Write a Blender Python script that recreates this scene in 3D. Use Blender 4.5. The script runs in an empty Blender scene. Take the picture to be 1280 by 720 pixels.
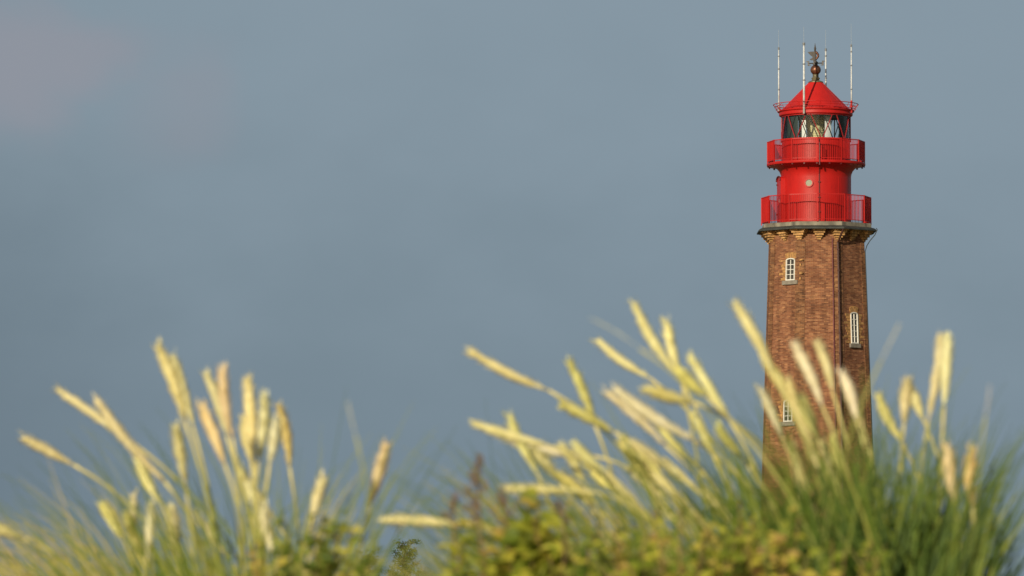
import bpy, math, random
from mathutils import Vector, Matrix

R = math.radians
sc = bpy.context.scene
COL = sc.collection

# ------------------------------------------------------------------ camera, sky, sun, exposure
CZ = 3.2                      # eye height above the ground at the foot of the tower
F = 6000.0                    # focal length in photo pixels (1280 wide)
PITCH = math.atan(375.0 / F)
cam_d = bpy.data.cameras.new('camera')
cam = bpy.data.objects.new('camera', cam_d)
COL.objects.link(cam)
cam.location = (0, 0, CZ)
cam.rotation_euler = (math.pi / 2 + PITCH, 0, 0)
cam_d.sensor_width = 36.0
cam_d.lens = 36.0 * F / 1280.0
cam_d.clip_start = 0.1
cam_d.clip_end = 20000
cam_d.dof.use_dof = True
cam_d.dof.focus_distance = 300.0
cam_d.dof.aperture_fstop = 8.8
cam_d.dof.aperture_blades = 7
sc.camera = cam

SUN_EL, SUN_AZ = R(19), R(-25)     # azimuth seen from the lens axis, sun behind the left shoulder
sun_dir = Vector((math.sin(SUN_AZ) * math.cos(SUN_EL), -math.cos(SUN_AZ) * math.cos(SUN_EL), math.sin(SUN_EL)))

w = bpy.data.worlds.new('World')
sc.world = w
w.use_nodes = True
nt = w.node_tree
nt.nodes.clear()
def N(t, kind, **kw):
    n = t.nodes.new(kind)
    for k, v in kw.items():
        setattr(n, k, v)
    return n
wo = N(nt, 'ShaderNodeOutputWorld')
bg_sky = N(nt, 'ShaderNodeBackground'); bg_sky.inputs['Strength'].default_value = 0.06
bg_cloud = N(nt, 'ShaderNodeBackground'); bg_cloud.inputs['Strength'].default_value = 1.0
sky = N(nt, 'ShaderNodeTexSky', sky_type='NISHITA')
sky.sun_disc = False
sky.sun_elevation = SUN_EL
sky.sun_rotation = math.atan2(sun_dir.x, sun_dir.y)
sky.dust_density = 1.5
mix = N(nt, 'ShaderNodeMixShader')
tc = N(nt, 'ShaderNodeTexCoord')
def wm(op, a, b=None, c=None):
    n = N(nt, 'ShaderNodeMath', operation=op)
    for i, v in enumerate((a, b, c)):
        if v is None: continue
        if isinstance(v, (int, float)): n.inputs[i].default_value = v
        else: nt.links.new(v, n.inputs[i])
    return n.outputs[0]
def wsmooth(v, a, b):
    n = N(nt, 'ShaderNodeMapRange', interpolation_type='SMOOTHSTEP')
    nt.links.new(v, n.inputs[0]); n.inputs[1].default_value = a; n.inputs[2].default_value = b
    return n.outputs[0]
def wmix(f, a, b):
    n = N(nt, 'ShaderNodeMix', data_type='RGBA')
    nt.links.new(f, n.inputs[0])
    for i, v in ((6, a), (7, b)):
        if isinstance(v, tuple): n.inputs[i].default_value = (*v, 1)
        else: nt.links.new(v, n.inputs[i])
    return n.outputs[2]
sep = N(nt, 'ShaderNodeSeparateXYZ'); nt.links.new(tc.outputs['Generated'], sep.inputs[0])
dx, dy, dz = sep.outputs
# a bank of slate-grey rain cloud fills the sky away from the sun
noi = N(nt, 'ShaderNodeTexNoise'); noi.inputs['Scale'].default_value = 14; noi.inputs['Detail'].default_value = 3
mp = N(nt, 'ShaderNodeMapping'); mp.inputs['Scale'].default_value = (1, 1, 1.6)
nt.links.new(tc.outputs['Generated'], mp.inputs[0]); nt.links.new(mp.outputs[0], noi.inputs[0])
noi2 = N(nt, 'ShaderNodeTexNoise'); noi2.inputs['Scale'].default_value = 38; noi2.inputs['Detail'].default_value = 4
nt.links.new(mp.outputs[0], noi2.inputs[0])
v = wm('ADD', wm('MULTIPLY', dz, 4.6), wm('MULTIPLY', dx, 0.45))
v = wm('ADD', v, wm('MULTIPLY', wm('SUBTRACT', noi.outputs['Fac'], 0.5), 0.40))
v = wm('ADD', v, wm('MULTIPLY', wm('SUBTRACT', noi2.outputs['Fac'], 0.5), 0.22))
base = wmix(wsmooth(v, 0.0, 0.62), (0.184, 0.247, 0.295), (0.240, 0.312, 0.371))
# a paler, faintly pink cloud high up
def blob(px, py, r0, r1):
    c = Vector(((px - 640) / F, math.cos(PITCH) - (360 - py) / F * math.sin(PITCH), math.sin(PITCH) + (360 - py) / F * math.cos(PITCH))).normalized()
    d = N(nt, 'ShaderNodeVectorMath', operation='DISTANCE')
    nt.links.new(tc.outputs['Generated'], d.inputs[0]); d.inputs[1].default_value = c
    dd = wm('ADD', d.outputs['Value'], wm('MULTIPLY', wm('SUBTRACT', noi2.outputs['Fac'], 0.5), 0.02))
    return wm('SUBTRACT', 1.0, wsmooth(dd, r0, r1))
base = wmix(wm('MULTIPLY', blob(-120, 520, 0.0, 0.075), 0.75), base, (0.140, 0.190, 0.232))
for (bx, by, r0, r1, f) in ((-20, 75, 0.004, 0.022, .8), (60, 78, 0.003, 0.016, .75), (115, 88, 0.002, 0.011, .75), (20, 110, 0.003, 0.016, .45), (215, 128, 0.001, 0.019, .34), (255, 120, 0.001, 0.012, .25), (150, 60, 0.001, 0.010, .3)):
    base = wmix(wm('MULTIPLY', blob(bx, by, r0, r1), f), base, (0.276, 0.298, 0.348))
nt.links.new(base, bg_cloud.inputs['Color'])
nt.links.new(sky.outputs[0], bg_sky.inputs['Color'])
nt.links.new(wsmooth(dy, 0.25, 0.7), mix.inputs[0])
nt.links.new(bg_sky.outputs[0], mix.inputs[1]); nt.links.new(bg_cloud.outputs[0], mix.inputs[2])
nt.links.new(mix.outputs[0], wo.inputs[0])

sd = bpy.data.lights.new('sun', 'SUN')
sd.energy = 4.4
sd.angle = R(0.5)
sd.color = (1.0, 0.89, 0.69)
sun = bpy.data.objects.new('sun', sd)
COL.objects.link(sun)
sun.rotation_euler = sun_dir.to_track_quat('Z', 'Y').to_euler()
sun.location = (-20, -40, 30)

sc.view_settings.view_transform = 'Standard'
sc.view_settings.look = 'None'
sc.view_settings.exposure = 0.0
sc.view_settings.gamma = 1.0
sc.view_settings.use_curve_mapping = False
sc.render.engine = 'CYCLES'
sc.cycles.use_denoising = True
sc.cycles.max_bounces = 8
sc.cycles.transparent_max_bounces = 16

# ------------------------------------------------------------------ helpers
def at(px, py, Y):
    """photo pixel -> point on the vertical plane Y metres ahead"""
    a, b = (px - 640) / F, (360 - py) / F
    d = Vector((a, math.cos(PITCH) - b * math.sin(PITCH), math.sin(PITCH) + b * math.cos(PITCH)))
    return Vector((0, 0, CZ)) + d * (Y / d.y)

class MB:
    def __init__(s): s.v, s.f, s.t, s.uv, s.mi = [], [], [], [], []
    def add(s, vs, fs, tint=0.0, uvs=None, mi=0):
        o = len(s.v)
        s.v += [tuple(p) for p in vs]
        s.t += [tint] * len(vs) if not isinstance(tint, (list, tuple)) else list(tint)
        for k, f in enumerate(fs):
            s.f.append(tuple(o + i for i in f)); s.mi.append(mi)
            s.uv.append(uvs[k] if uvs else None)
        return s
    def box(s, c, size, M=None, tint=0.0, taper=1.0):
        hx, hy, hz = size[0] / 2, size[1] / 2, size[2] / 2
        vs = []
        for z in (-1, 1):
            k = taper if z > 0 else 1.0
            for x, y in ((-1, -1), (1, -1), (1, 1), (-1, 1)):
                p = Vector((c[0] + x * hx * k, c[1] + y * hy * k, c[2] + z * hz))
                vs.append(M @ p if M else p)
        return s.add(vs, [(3, 2, 1, 0), (4, 5, 6, 7), (0, 1, 5, 4), (1, 2, 6, 5), (2, 3, 7, 6), (3, 0, 4, 7)], tint)
    def tube(s, pts, rad, n=6, tint=0.0, cap=True):
        pts = [Vector(p) for p in pts]
        if not isinstance(rad, (list, tuple)): rad = [rad] * len(pts)
        tn = tint if isinstance(tint, (list, tuple)) else [tint] * len(pts)
        vs, fs, ts = [], [], []
        t0 = (pts[1] - pts[0]).normalized()
        a = t0.orthogonal().normalized()
        for i, p in enumerate(pts):
            t = (pts[min(i + 1, len(pts) - 1)] - pts[max(i - 1, 0)]).normalized()
            a = (a - t * a.dot(t)).normalized(); b = t.cross(a)
            for k in range(n):
                g = 2 * math.pi * k / n
                vs.append(p + (a * math.cos(g) + b * math.sin(g)) * rad[i]); ts.append(tn[i])
            if i:
                for k in range(n):
                    k2 = (k + 1) % n
                    fs.append(((i - 1) * n + k, (i - 1) * n + k2, i * n + k2, i * n + k))
        if cap:
            fs.append(tuple(range(n))[::-1]); fs.append(tuple(range((len(pts) - 1) * n, len(pts) * n)))
        return s.add(vs, fs, ts)
    def lathe(s, prof, n=48, cx=0.0, cy=0.0, a0=0.0, arc=2 * math.pi, tint=0.0):
        """prof: list of (radius, z); seen angle measured from -Y towards +X"""
        full = arc > 2 * math.pi - 1e-6
        m = n if full else n + 1
        vs, fs = [], []
        for (r, z) in prof:
            for k in range(m):
                g = a0 + arc * k / n
                vs.append((cx + r * math.sin(g), cy - r * math.cos(g), z))
        for i in range(len(prof) - 1):
            for k in range(n):
                k2 = (k + 1) % m
                fs.append((i * m + k, i * m + k2, (i + 1) * m + k2, (i + 1) * m + k))
        return s.add(vs, fs, tint)
    def build(s, name, mat, parent=None, smooth=False, loc=None):
        me = bpy.data.meshes.new(name)
        me.from_pydata(s.v, [], s.f)
        for m in (mat if isinstance(mat, (list, tuple)) else [mat]): me.materials.append(m)
        if any(s.t):
            at_ = me.attributes.new('tint', 'FLOAT', 'POINT')
            at_.data.foreach_set('value', [float(x) for x in s.t])
        if any(u is not None for u in s.uv):
            ul = me.uv_layers.new(name='UVMap')
            k = 0
            for u, f in zip(s.uv, s.f):
                for j in range(len(f)):
                    if u: ul.data[k].uv = u[j]
                    k += 1
        if any(s.mi): me.polygons.foreach_set('material_index', s.mi)
        if smooth: me.polygons.foreach_set('use_smooth', [True] * len(s.f))
        me.update()
        o = bpy.data.objects.new(name, me)
        COL.objects.link(o)
        if parent: o.parent = parent
        if loc: o.location = loc
        return o

def smooth_by_angle(o, deg=35):
    """auto smooth by marking sharp edges"""
    import bmesh
    bm = bmesh.new(); bm.from_mesh(o.data)
    for f in bm.faces: f.smooth = True
    for e in bm.edges:
        if len(e.link_faces) == 2 and e.calc_face_angle(0) > R(deg): e.smooth = False
        elif len(e.link_faces) != 2: e.smooth = False
    bm.to_mesh(o.data); bm.free()
    return o

def tag(o, label=None, cat=None, group=None, kind=None):
    if label: o['label'] = label
    if cat: o['category'] = cat
    if group: o['group'] = group
    if kind: o['kind'] = kind
    return o
def empty(name, loc, rz=0.0):
    o = bpy.data.objects.new(name, None)
    COL.objects.link(o); o.location = loc; o.rotation_euler.z = rz
    o.empty_display_size = 0.2
    return o
def sm(a, b, x):
    t = max(0.0, min(1.0, (x - a) / (b - a))); return t * t * (3 - 2 * t)

# ------------------------------------------------------------------ materials
class Mat:
    def __init__(s, name):
        s.m = bpy.data.materials.new(name); s.m.use_nodes = True
        s.t = s.m.node_tree; s.t.nodes.clear()
        s.out = N(s.t, 'ShaderNodeOutputMaterial')
    def n(s, kind, **kw): return N(s.t, kind, **kw)
    def l(s, a, b): s.t.links.new(a, b)
    def noise(s, scale, detail=3, vec=None, stretch=None):
        n = s.n('ShaderNodeTexNoise'); n.inputs['Scale'].default_value = scale; n.inputs['Detail'].default_value = detail
        if vec is None: vec = s.n('ShaderNodeTexCoord').outputs['Object']
        if stretch:
            mpn = s.n('ShaderNodeMapping'); mpn.inputs['Scale'].default_value = stretch
            s.l(vec, mpn.inputs[0]); vec = mpn.outputs[0]
        s.l(vec, n.inputs['Vector'])
        return n.outputs['Fac']
    def ramp(s, fac, stops, interp='LINEAR'):
        r = s.n('ShaderNodeValToRGB'); r.color_ramp.interpolation = interp
        while len(r.color_ramp.elements) < len(stops): r.color_ramp.elements.new(0.5)
        for e, (p, c) in zip(r.color_ramp.elements, stops): e.position = p; e.color = (*c, 1)
        s.l(fac, r.inputs[0]); return r.outputs[0]
    def mix(s, fac, a, b, mode='MIX'):
        n = s.n('ShaderNodeMix', data_type='RGBA', blend_type=mode)
        for i, v_ in ((0, fac), (6, a), (7, b)):
            if isinstance(v_, tuple): n.inputs[i].default_value = (*v_, 1)
            elif isinstance(v_, (int, float)): n.inputs[i].default_value = v_
            else: s.l(v_, n.inputs[i])
        return n.outputs[2]
    def bump(s, h, strength, dist=0.02):
        b = s.n('ShaderNodeBump'); b.inputs['Strength'].default_value = strength; b.inputs['Distance'].default_value = dist
        s.l(h, b.inputs['Height']); return b.outputs[0]
    def pbr(s, col, rough=0.6, metal=0.0, normal=None, spec=None):
        p = s.n('ShaderNodeBsdfPrincipled')
        for k, v_ in (('Base Color', col), ('Roughness', rough), ('Metallic', metal), ('Normal', normal), ('Specular IOR Level', spec)):
            if v_ is None: continue
            if isinstance(v_, tuple): p.inputs[k].default_value = (*v_, 1)
            elif isinstance(v_, (int, float)): p.inputs[k].default_value = v_
            else: s.l(v_, p.inputs[k])
        s.l(p.outputs[0], s.out.inputs[0]); return s.m

def mottled(name, c, amp=0.25, scale=3.0, rough=0.6, metal=0.0, stretch=None, spec=None):
    m = Mat(name)
    f = m.noise(scale, 5, stretch=stretch)
    lo = tuple(x * (1 - amp) for x in c); hi = tuple(min(1, x * (1 + amp)) for x in c)
    return m.pbr(m.ramp(f, [(0.3, lo), (0.7, hi)]), rough, metal, spec=spec)

def brick_material(name, stops, mortar, dirt=0.75):
    m = Mat(name)
    uv = m.n('ShaderNodeUVMap').outputs[0]
    b = m.n('ShaderNodeTexBrick'); m.l(uv, b.inputs['Vector'])
    b.inputs['Color1'].default_value = (0, 0, 0, 1); b.inputs['Color2'].default_value = (1, 1, 1, 1)
    b.inputs['Mortar'].default_value = (0.5, 0.5, 0.5, 1)
    b.inputs['Scale'].default_value = 1.0; b.inputs['Mortar Size'].default_value = 0.007
    b.inputs['Mortar Smooth'].default_value = 0.2
    b.inputs['Brick Width'].default_value = 0.27; b.inputs['Row Height'].default_value = 0.085
    b.inputs['Bias'].default_value = 0.0
    patch = m.noise(1.1, 4, vec=uv)
    streak = m.noise(2.2, 4, vec=uv, stretch=(0.8, 5.5, 1))
    fine = m.noise(11.0, 4, vec=uv, stretch=(1.0, 3.0, 1))
    val = m.n('ShaderNodeMath', operation='MULTIPLY_ADD'); m.l(b.outputs['Color'], val.inputs[0])
    val.inputs[1].default_value = 0.58
    sub = m.n('ShaderNodeMath', operation='MULTIPLY_ADD'); m.l(fine, sub.inputs[0]); sub.inputs[1].default_value = 0.6; sub.inputs[2].default_value = -0.10
    m.l(sub.outputs[0], val.inputs[2])
    col = m.ramp(val.outputs[0], stops)
    col = m.mix(m.ramp(b.outputs['Fac'], [(0, (0, 0, 0)), (1, (1, 1, 1))]), col, mortar)
    col = m.mix(0.55, col, m.ramp(streak, [(0.3, (0.55, 0.52, 0.5)), (0.5, (1, 1, 1)), (0.72, (1.35, 1.32, 1.2))]), 'MULTIPLY')
    col = m.mix(dirt, col, m.ramp(patch, [(0.3, (0.62, 0.58, 0.56)), (0.55, (1, 1, 1)), (0.75, (1.15, 1.2, 1.15))]), 'MULTIPLY')
    drip = m.noise(1.6, 5, vec=uv, stretch=(1.6, 0.16, 1))
    col = m.mix(0.6, col, m.ramp(drip, [(0.34, (0.58, 0.56, 0.56)), (0.52, (1, 1, 1)), (0.75, (1.12, 1.12, 1.05))]), 'MULTIPLY')
    col = m.mix(1.0, col, (0.95, 0.93, 0.91), 'MULTIPLY')
    nrm = m.bump(b.outputs['Fac'], -0.5, 0.02)
    return m.pbr(col, 0.9, 0, nrm, 0.2)

M = {}
M['brick'] = brick_material('red_brown_brick', [(0.0, (0.075, 0.028, 0.018)), (0.32, (0.19, 0.072, 0.036)), (0.62, (0.27, 0.108, 0.052)), (0.85, (0.40, 0.20, 0.095)), (1.0, (0.58, 0.38, 0.22))], (0.26, 0.18, 0.12))
M['brick_quoin'] = brick_material('quoin_brick', [(0.0, (0.07, 0.03, 0.018)), (0.35, (0.16, 0.065, 0.03)), (0.7, (0.26, 0.115, 0.05)), (1.0, (0.46, 0.28, 0.14))], (0.24, 0.17, 0.11))
M['brick_ochre'] = mottled('ochre_brick', (0.40, 0.22, 0.08), 0.55, 5.0, 0.9)
M['brick_yellow'] = mottled('yellow_brick', (0.36, 0.19, 0.066), 0.55, 7.0, 0.9)
M['stone'] = mottled('grey_stone', (0.16, 0.143, 0.108), 0.65, 2.2, 0.9, stretch=(1, 1, 0.5))
M['sill'] = mottled('sill_stone', (0.20, 0.175, 0.14), 0.25, 4, 0.9)
M['lead'] = mottled('dark_lead', (0.035, 0.04, 0.036), 0.35, 3, 0.7)
M['white'] = mottled('white_paint', (0.70, 0.68, 0.61), 0.08, 3, 0.5)
def red_paint(name, c, rough):
    m = Mat(name)
    f = m.noise(1.3, 5, stretch=(1, 1, 0.35)); g = m.noise(9, 4, stretch=(1.5, 1.5, 0.25))
    col = m.mix(0.6, m.ramp(f, [(0.3, tuple(x * 0.86 for x in c)), (0.7, tuple(x * 1.06 for x in c))]), m.ramp(g, [(0.28, (0.72, 0.9, 0.9)), (0.45, (1, 1, 1))]), 'MULTIPLY')
    return m.pbr(col, rough, 0, m.bump(m.noise(2.2, 2), 0.12, 0.05), 0.32)
M['red'] = red_paint('red_paint', (0.43, 0.0115, 0.0095), 0.42)
M['red_roof'] = red_paint('red_roof_paint', (0.49, 0.014, 0.011), 0.6)
M['red_dark'] = red_paint('red_rail_paint', (0.435, 0.012, 0.010), 0.5)
M['bar'] = mottled('glazing_bar_paint', (0.26, 0.016, 0.02), 0.2, 5, 0.5)
M['seam'] = mottled('dark_seam', (0.10, 0.008, 0.01), 0.3, 5, 0.6)
M['pipe'] = mottled('brown_downpipe', (0.055, 0.018, 0.014), 0.25, 4, 0.55)
M['pipe_pale'] = mottled('brown_conduit', (0.22, 0.10, 0.05), 0.25, 4, 0.6)
M['cable'] = mottled('dark_cable', (0.03, 0.035, 0.035), 0.2, 4, 0.6)
M['galv'] = mottled('pale_galvanised_pole', (0.56, 0.57, 0.56), 0.2, 6, 0.45)
M['joint'] = mottled('dark_pole_joint', (0.16, 0.165, 0.17), 0.2, 6, 0.5)
M['whip'] = mottled('pale_whip_aerial', (0.33, 0.37, 0.40), 0.1, 6, 0.5)
M['copper'] = mottled('weathered_copper', (0.15, 0.062, 0.034), 0.45, 4.5, 0.42, 0.55)
M['verdigris'] = mottled('dull_bronze', (0.16, 0.135, 0.075), 0.4, 5, 0.5, 0.35)
M['iron'] = mottled('dark_bronze', (0.055, 0.048, 0.042), 0.3, 6, 0.5, 0.3)
M['curtain'] = mottled('white_blind', (0.74, 0.75, 0.73), 0.06, 2, 0.8)
M['blackout'] = mottled('dark_green_panel', (0.028, 0.042, 0.04), 0.2, 2, 0.5)
M['lens'] = mottled('creamy_lens_glass', (0.62, 0.58, 0.34), 0.25, 3, 0.12, stretch=(3, 3, 0.6), spec=0.9)
M['dark'] = mottled('dark_interior', (0.02, 0.02, 0.022), 0.2, 3, 0.8)
M['port'] = mottled('greyish_porthole_pane', (0.22, 0.235, 0.165), 0.1, 8, 0.2)
def glass():
    m = Mat('lantern_glass')
    tr = m.n('ShaderNodeBsdfTransparent'); tr.inputs[0].default_value = (0.93, 0.96, 0.96, 1)
    gl = m.n('ShaderNodeBsdfGlossy'); gl.inputs['Roughness'].default_value = 0.03
    fr = m.n('ShaderNodeFresnel'); fr.inputs[0].default_value = 1.45
    mx = m.n('ShaderNodeMixShader'); m.l(fr.outputs[0], mx.inputs[0]); m.l(tr.outputs[0], mx.inputs[1]); m.l(gl.outputs[0], mx.inputs[2])
    m.l(mx.outputs[0], m.out.inputs[0]); return m.m
M['glass'] = glass()
def pane():
    m = Mat('dark_window_pane'); return m.pbr(m.ramp(m.noise(4, 2), [(0.3, (0.03, 0.028, 0.026)), (0.7, (0.07, 0.06, 0.05))]), 0.08)
M['pane'] = pane()

def leafy(name, stops, rough=0.55, trans=0.3, jitter=0.12, scale=18):
    """foliage whose own colour varies from leaf to leaf"""
    m = Mat(name)
    a = m.n('ShaderNodeAttribute'); a.attribute_name = 'tint'
    j = m.n('ShaderNodeMath', operation='MULTIPLY_ADD'); m.l(m.noise(scale, 3), j.inputs[0]); j.inputs[1].default_value = jitter * 2
    off = m.n('ShaderNodeMath', operation='SUBTRACT'); m.l(a.outputs['Fac'], off.inputs[0]); off.inputs[1].default_value = jitter
    m.l(off.outputs[0], j.inputs[2])
    col = m.ramp(j.outputs[0], stops)
    p = m.n('ShaderNodeBsdfPrincipled'); m.l(col, p.inputs['Base Color']); p.inputs['Roughness'].default_value = rough
    p.inputs['Specular IOR Level'].default_value = 0.3
    tl = m.n('ShaderNodeBsdfTranslucent'); m.l(col, tl.inputs[0])
    mx = m.n('ShaderNodeMixShader'); mx.inputs[0].default_value = trans
    m.l(p.outputs[0], mx.inputs[1]); m.l(tl.outputs[0], mx.inputs[2]); m.l(mx.outputs[0], m.out.inputs[0])
    return m.m
M['blade'] = leafy('marram_blade', [(0.0, (0.030, 0.065, 0.004)), (0.3, (0.085, 0.145, 0.010)), (0.55, (0.25, 0.28, 0.035)), (0.75, (0.50, 0.43, 0.12)), (1.0, (0.64, 0.48, 0.25))])
M['stemgreen'] = leafy('flower_stem', [(0.0, (0.14, 0.19, 0.035)), (0.5, (0.32, 0.34, 0.07)), (1.0, (0.74, 0.64, 0.27))], trans=0.15)
M['weedleaf'] = leafy('autumn_weed_leaf', [(0.0, (0.08, 0.13, 0.010)), (0.3, (0.25, 0.30, 0.03)), (0.5, (0.54, 0.50, 0.06)), (0.7, (0.52, 0.37, 0.09)), (0.85, (0.30, 0.17, 0.07)), (1.0, (0.20, 0.145, 0.10))], jitter=0.08, scale=40, trans=0.4)
M['twig'] = leafy('weed_stem', [(0.0, (0.20, 0.22, 0.04)), (0.5, (0.26, 0.16, 0.06)), (1.0, (0.15, 0.09, 0.06))], trans=0.1)
M['treeleaf'] = leafy('tree_leaf', [(0.0, (0.025, 0.045, 0.012)), (0.5, (0.06, 0.09, 0.02)), (1.0, (0.20, 0.20, 0.06))], trans=0.2)
M['bark'] = mottled('grey_brown_bark', (0.10, 0.075, 0.05), 0.4, 5, 0.95)
def seed():
    m = Mat('seed_head_straw')
    oi = m.n('ShaderNodeObjectInfo')
    f = m.noise(60, 3)
    col = m.mix(1.0, oi.outputs['Color'], m.ramp(f, [(0.3, (0.84, 0.82, 0.68)), (0.7, (1.08, 1.1, 1.1))]), 'MULTIPLY')
    p = m.n('ShaderNodeBsdfPrincipled'); m.l(col, p.inputs['Base Color']); p.inputs['Roughness'].default_value = 0.7
    tl = m.n('ShaderNodeBsdfTranslucent'); m.l(col, tl.inputs[0])
    mx = m.n('ShaderNodeMixShader'); mx.inputs[0].default_value = 0.3
    m.l(p.outputs[0], mx.inputs[1]); m.l(tl.outputs[0], mx.inputs[2]); m.l(mx.outputs[0], m.out.inputs[0])
    return m.m
M['seed'] = seed()
def ground_mat():
    m = Mat('dune_sand_and_turf')
    a = m.noise(0.25, 6); b = m.noise(9, 4)
    col = m.ramp(a, [(0.35, (0.055, 0.07, 0.02)), (0.5, (0.12, 0.12, 0.045)), (0.62, (0.30, 0.25, 0.16))])
    col = m.mix(0.5, col, m.ramp(b, [(0.3, (0.6, 0.6, 0.6)), (0.7, (1.2, 1.2, 1.2))]), 'MULTIPLY')
    return m.pbr(col, 0.95, 0, m.bump(b, 0.5, 0.05))
M['ground'] = ground_mat()

# ------------------------------------------------------------------ ground: one sheet, a dune crest in front of the lens, flat land beyond
def gz(x, y):
    near = 2.0 + (CZ - 0.26 - 2.0) * sm(0.5, 8.5, y)
    z = near * (1 - sm(13.5, 60, y))
    z += 0.035 * math.sin(x * 2.1 + 0.6) * math.cos(y * 1.3) * sm(2, 8, y) * (1 - sm(40, 80, y))
    z += 0.25 * (math.sin(x * 0.13 + 1.0) + math.sin(x * 0.05 + y * 0.03)) * sm(6, 30, abs(x)) * (1 - sm(120, 220, y))
    return z
xs = sorted({s * v for v in [0, .4, .8, 1.2, 1.6, 2, 2.5, 3, 4, 5, 7, 10, 14, 20, 28, 40, 60, 90, 140, 220, 350, 600, 1000, 2000, 4000, 9000] for s in (-1, 1)})
ys = [-4000, -1000, -300, -100, -40, -20, -10, -5, -2, 0, 1, 2, 3, 4, 5, 6, 7, 8, 8.5, 9, 9.5, 10, 10.5, 11, 11.5, 12, 12.5, 13, 13.5, 14, 15, 17, 19, 22, 26, 30, 35, 40, 46, 52, 60, 70, 85, 100, 120, 150, 190, 240, 300, 400, 600, 1000, 2000, 4000, 9000]
g = MB()
nx = len(xs)
g.add([(x, y, gz(x, y)) for y in ys for x in xs], [(j * nx + i, j * nx + i + 1, (j + 1) * nx + i + 1, (j + 1) * nx + i) for j in range(len(ys) - 1) for i in range(nx - 1)])
tag(g.build('ground', M['ground'], smooth=True), kind='structure')

# ------------------------------------------------------------------ the lighthouse
LY = 300.0
LC = at(1020.8, 400, LY)
LX = LC.x
K = LY / math.cos(PITCH) / F / 1.0 * math.cos(PITCH)      # metres per photo pixel at the tower
def Z(py, dist=0.0):
    """height of a photo row, for a point `dist` metres nearer than the tower's axis"""
    return at(1020.8, py, LY - dist).z
VIEW = math.atan2(LX, LY)
lh = empty('lighthouse', (LX, LY, 0), -VIEW)
tag(lh, 'tall octagonal brick lighthouse with red galleries, lantern and conical roof', 'lighthouse')
VA = [25.8 + 45 * k for k in range(8)]                    # corner angles, from the side that faces the lens
def P(r, deg, z): return Vector((r * math.sin(R(deg)), -r * math.cos(R(deg)), z))
zt, zb = Z(291), 0.0
def RT(z): return (63.3 + (Z(320) - z) / K * (7.9 / 225.0)) * K   # corner radius of the shaft
# shaft
b = MB()
NV = 10
for k in range(8):
    a0, a1 = VA[k], VA[k] + 45
    vs, fs, uvs = [], [], []
    for i in range(NV + 1):
        z = zb - 0.1 + (zt - zb + 0.1) * i / NV
        vs += [P(RT(z), a0, z), P(RT(z), a1, z)]
    for i in range(NV):
        z0, z1 = vs[2 * i].z, vs[2 * i + 2].z
        h0 = (vs[2 * i + 1] - vs[2 * i]).length / 2; h1 = (vs[2 * i + 3] - vs[2 * i + 2]).length / 2
        fs.append((2 * i, 2 * i + 1, 2 * i + 3, 2 * i + 2)); uvs.append([(k * 11.3 - h0, z0), (k * 11.3 + h0, z0), (k * 11.3 + h1, z1), (k * 11.3 - h1, z1)])
    b.add(vs, fs, 0.0, uvs)
b.build('brick_shaft', M['brick'], lh)
# corner lesenes, brick, 5 cm proud, wrapping each corner
for k in range(8):
    b = MB(); vs, fs, uvs = [], [], []
    NS = 8
    for i in range(NS + 1):
        z = zb - 0.1 + (zt - 0.55 - zb) * i / NS
        c0, c, c1 = P(RT(z), VA[k] - 45, z), P(RT(z), VA[k], z), P(RT(z), VA[k] + 45, z)
        ul, ur = (c0 - c).normalized(), (c1 - c).normalized()
        nl = P(1, VA[k] - 22.5, 0); nr = P(1, VA[k] + 22.5, 0)
        wd, pr = 0.34, 0.028
        tip = c + P(pr / math.cos(R(22.5)), VA[k], 0)
        vs += [c + ul * wd - nl * .02, c + ul * wd + nl * pr, tip, c + ur * wd + nr * pr, c + ur * wd - nr * .02]
        if i:
            o = 5 * (i - 1); zz0, zz1 = vs[o].z, z
            for q, (u0, u1) in enumerate(((0, .05), (.05, .39), (.39, .73), (.73, .78))):
                fs.append((o + q, o + q + 1, o + 6 + q, o + 5 + q)); uvs.append([(k * 3.7 + u0, zz0), (k * 3.7 + u1, zz0), (k * 3.7 + u1, zz1), (k * 3.7 + u0, zz1)])
    fs.append(tuple(range(5 * NS, 5 * NS + 5))); uvs.append([(0, 0)] * 5)
    b.add(vs, fs, 0.0, uvs); b.build('corner_lesene', M['brick_quoin'], lh)
# stepped brick corbels under the gallery: one at each corner, one in the middle of each face
ztop = Z(289.6)
def corbel(deg, r, wide):
    Mx = Matrix.Translation(P(r, deg, 0)) @ Matrix.Rotation(R(deg), 4, 'Z')
    m = MB(); z = ztop
    for wd, pr, h in ((wide, .50, .15), (wide * .86, .42, .15), (wide * .66, .32, .15), (wide * .46, .21, .14), (wide * .28, .11, .12)):
        m.box((0, -pr / 2 + 0.1, z - h / 2), (wd, pr + 0.2, h - 0.012), Mx)
        z -= h
    m.build('corbel', M['brick_ochre'], lh)
for k in range(8):
    corbel(VA[k], RT(zt) - .02, 0.98)
    corbel(VA[k] + 22.5, RT(zt) * math.cos(R(22.5)) - .0, 0.82)
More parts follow.
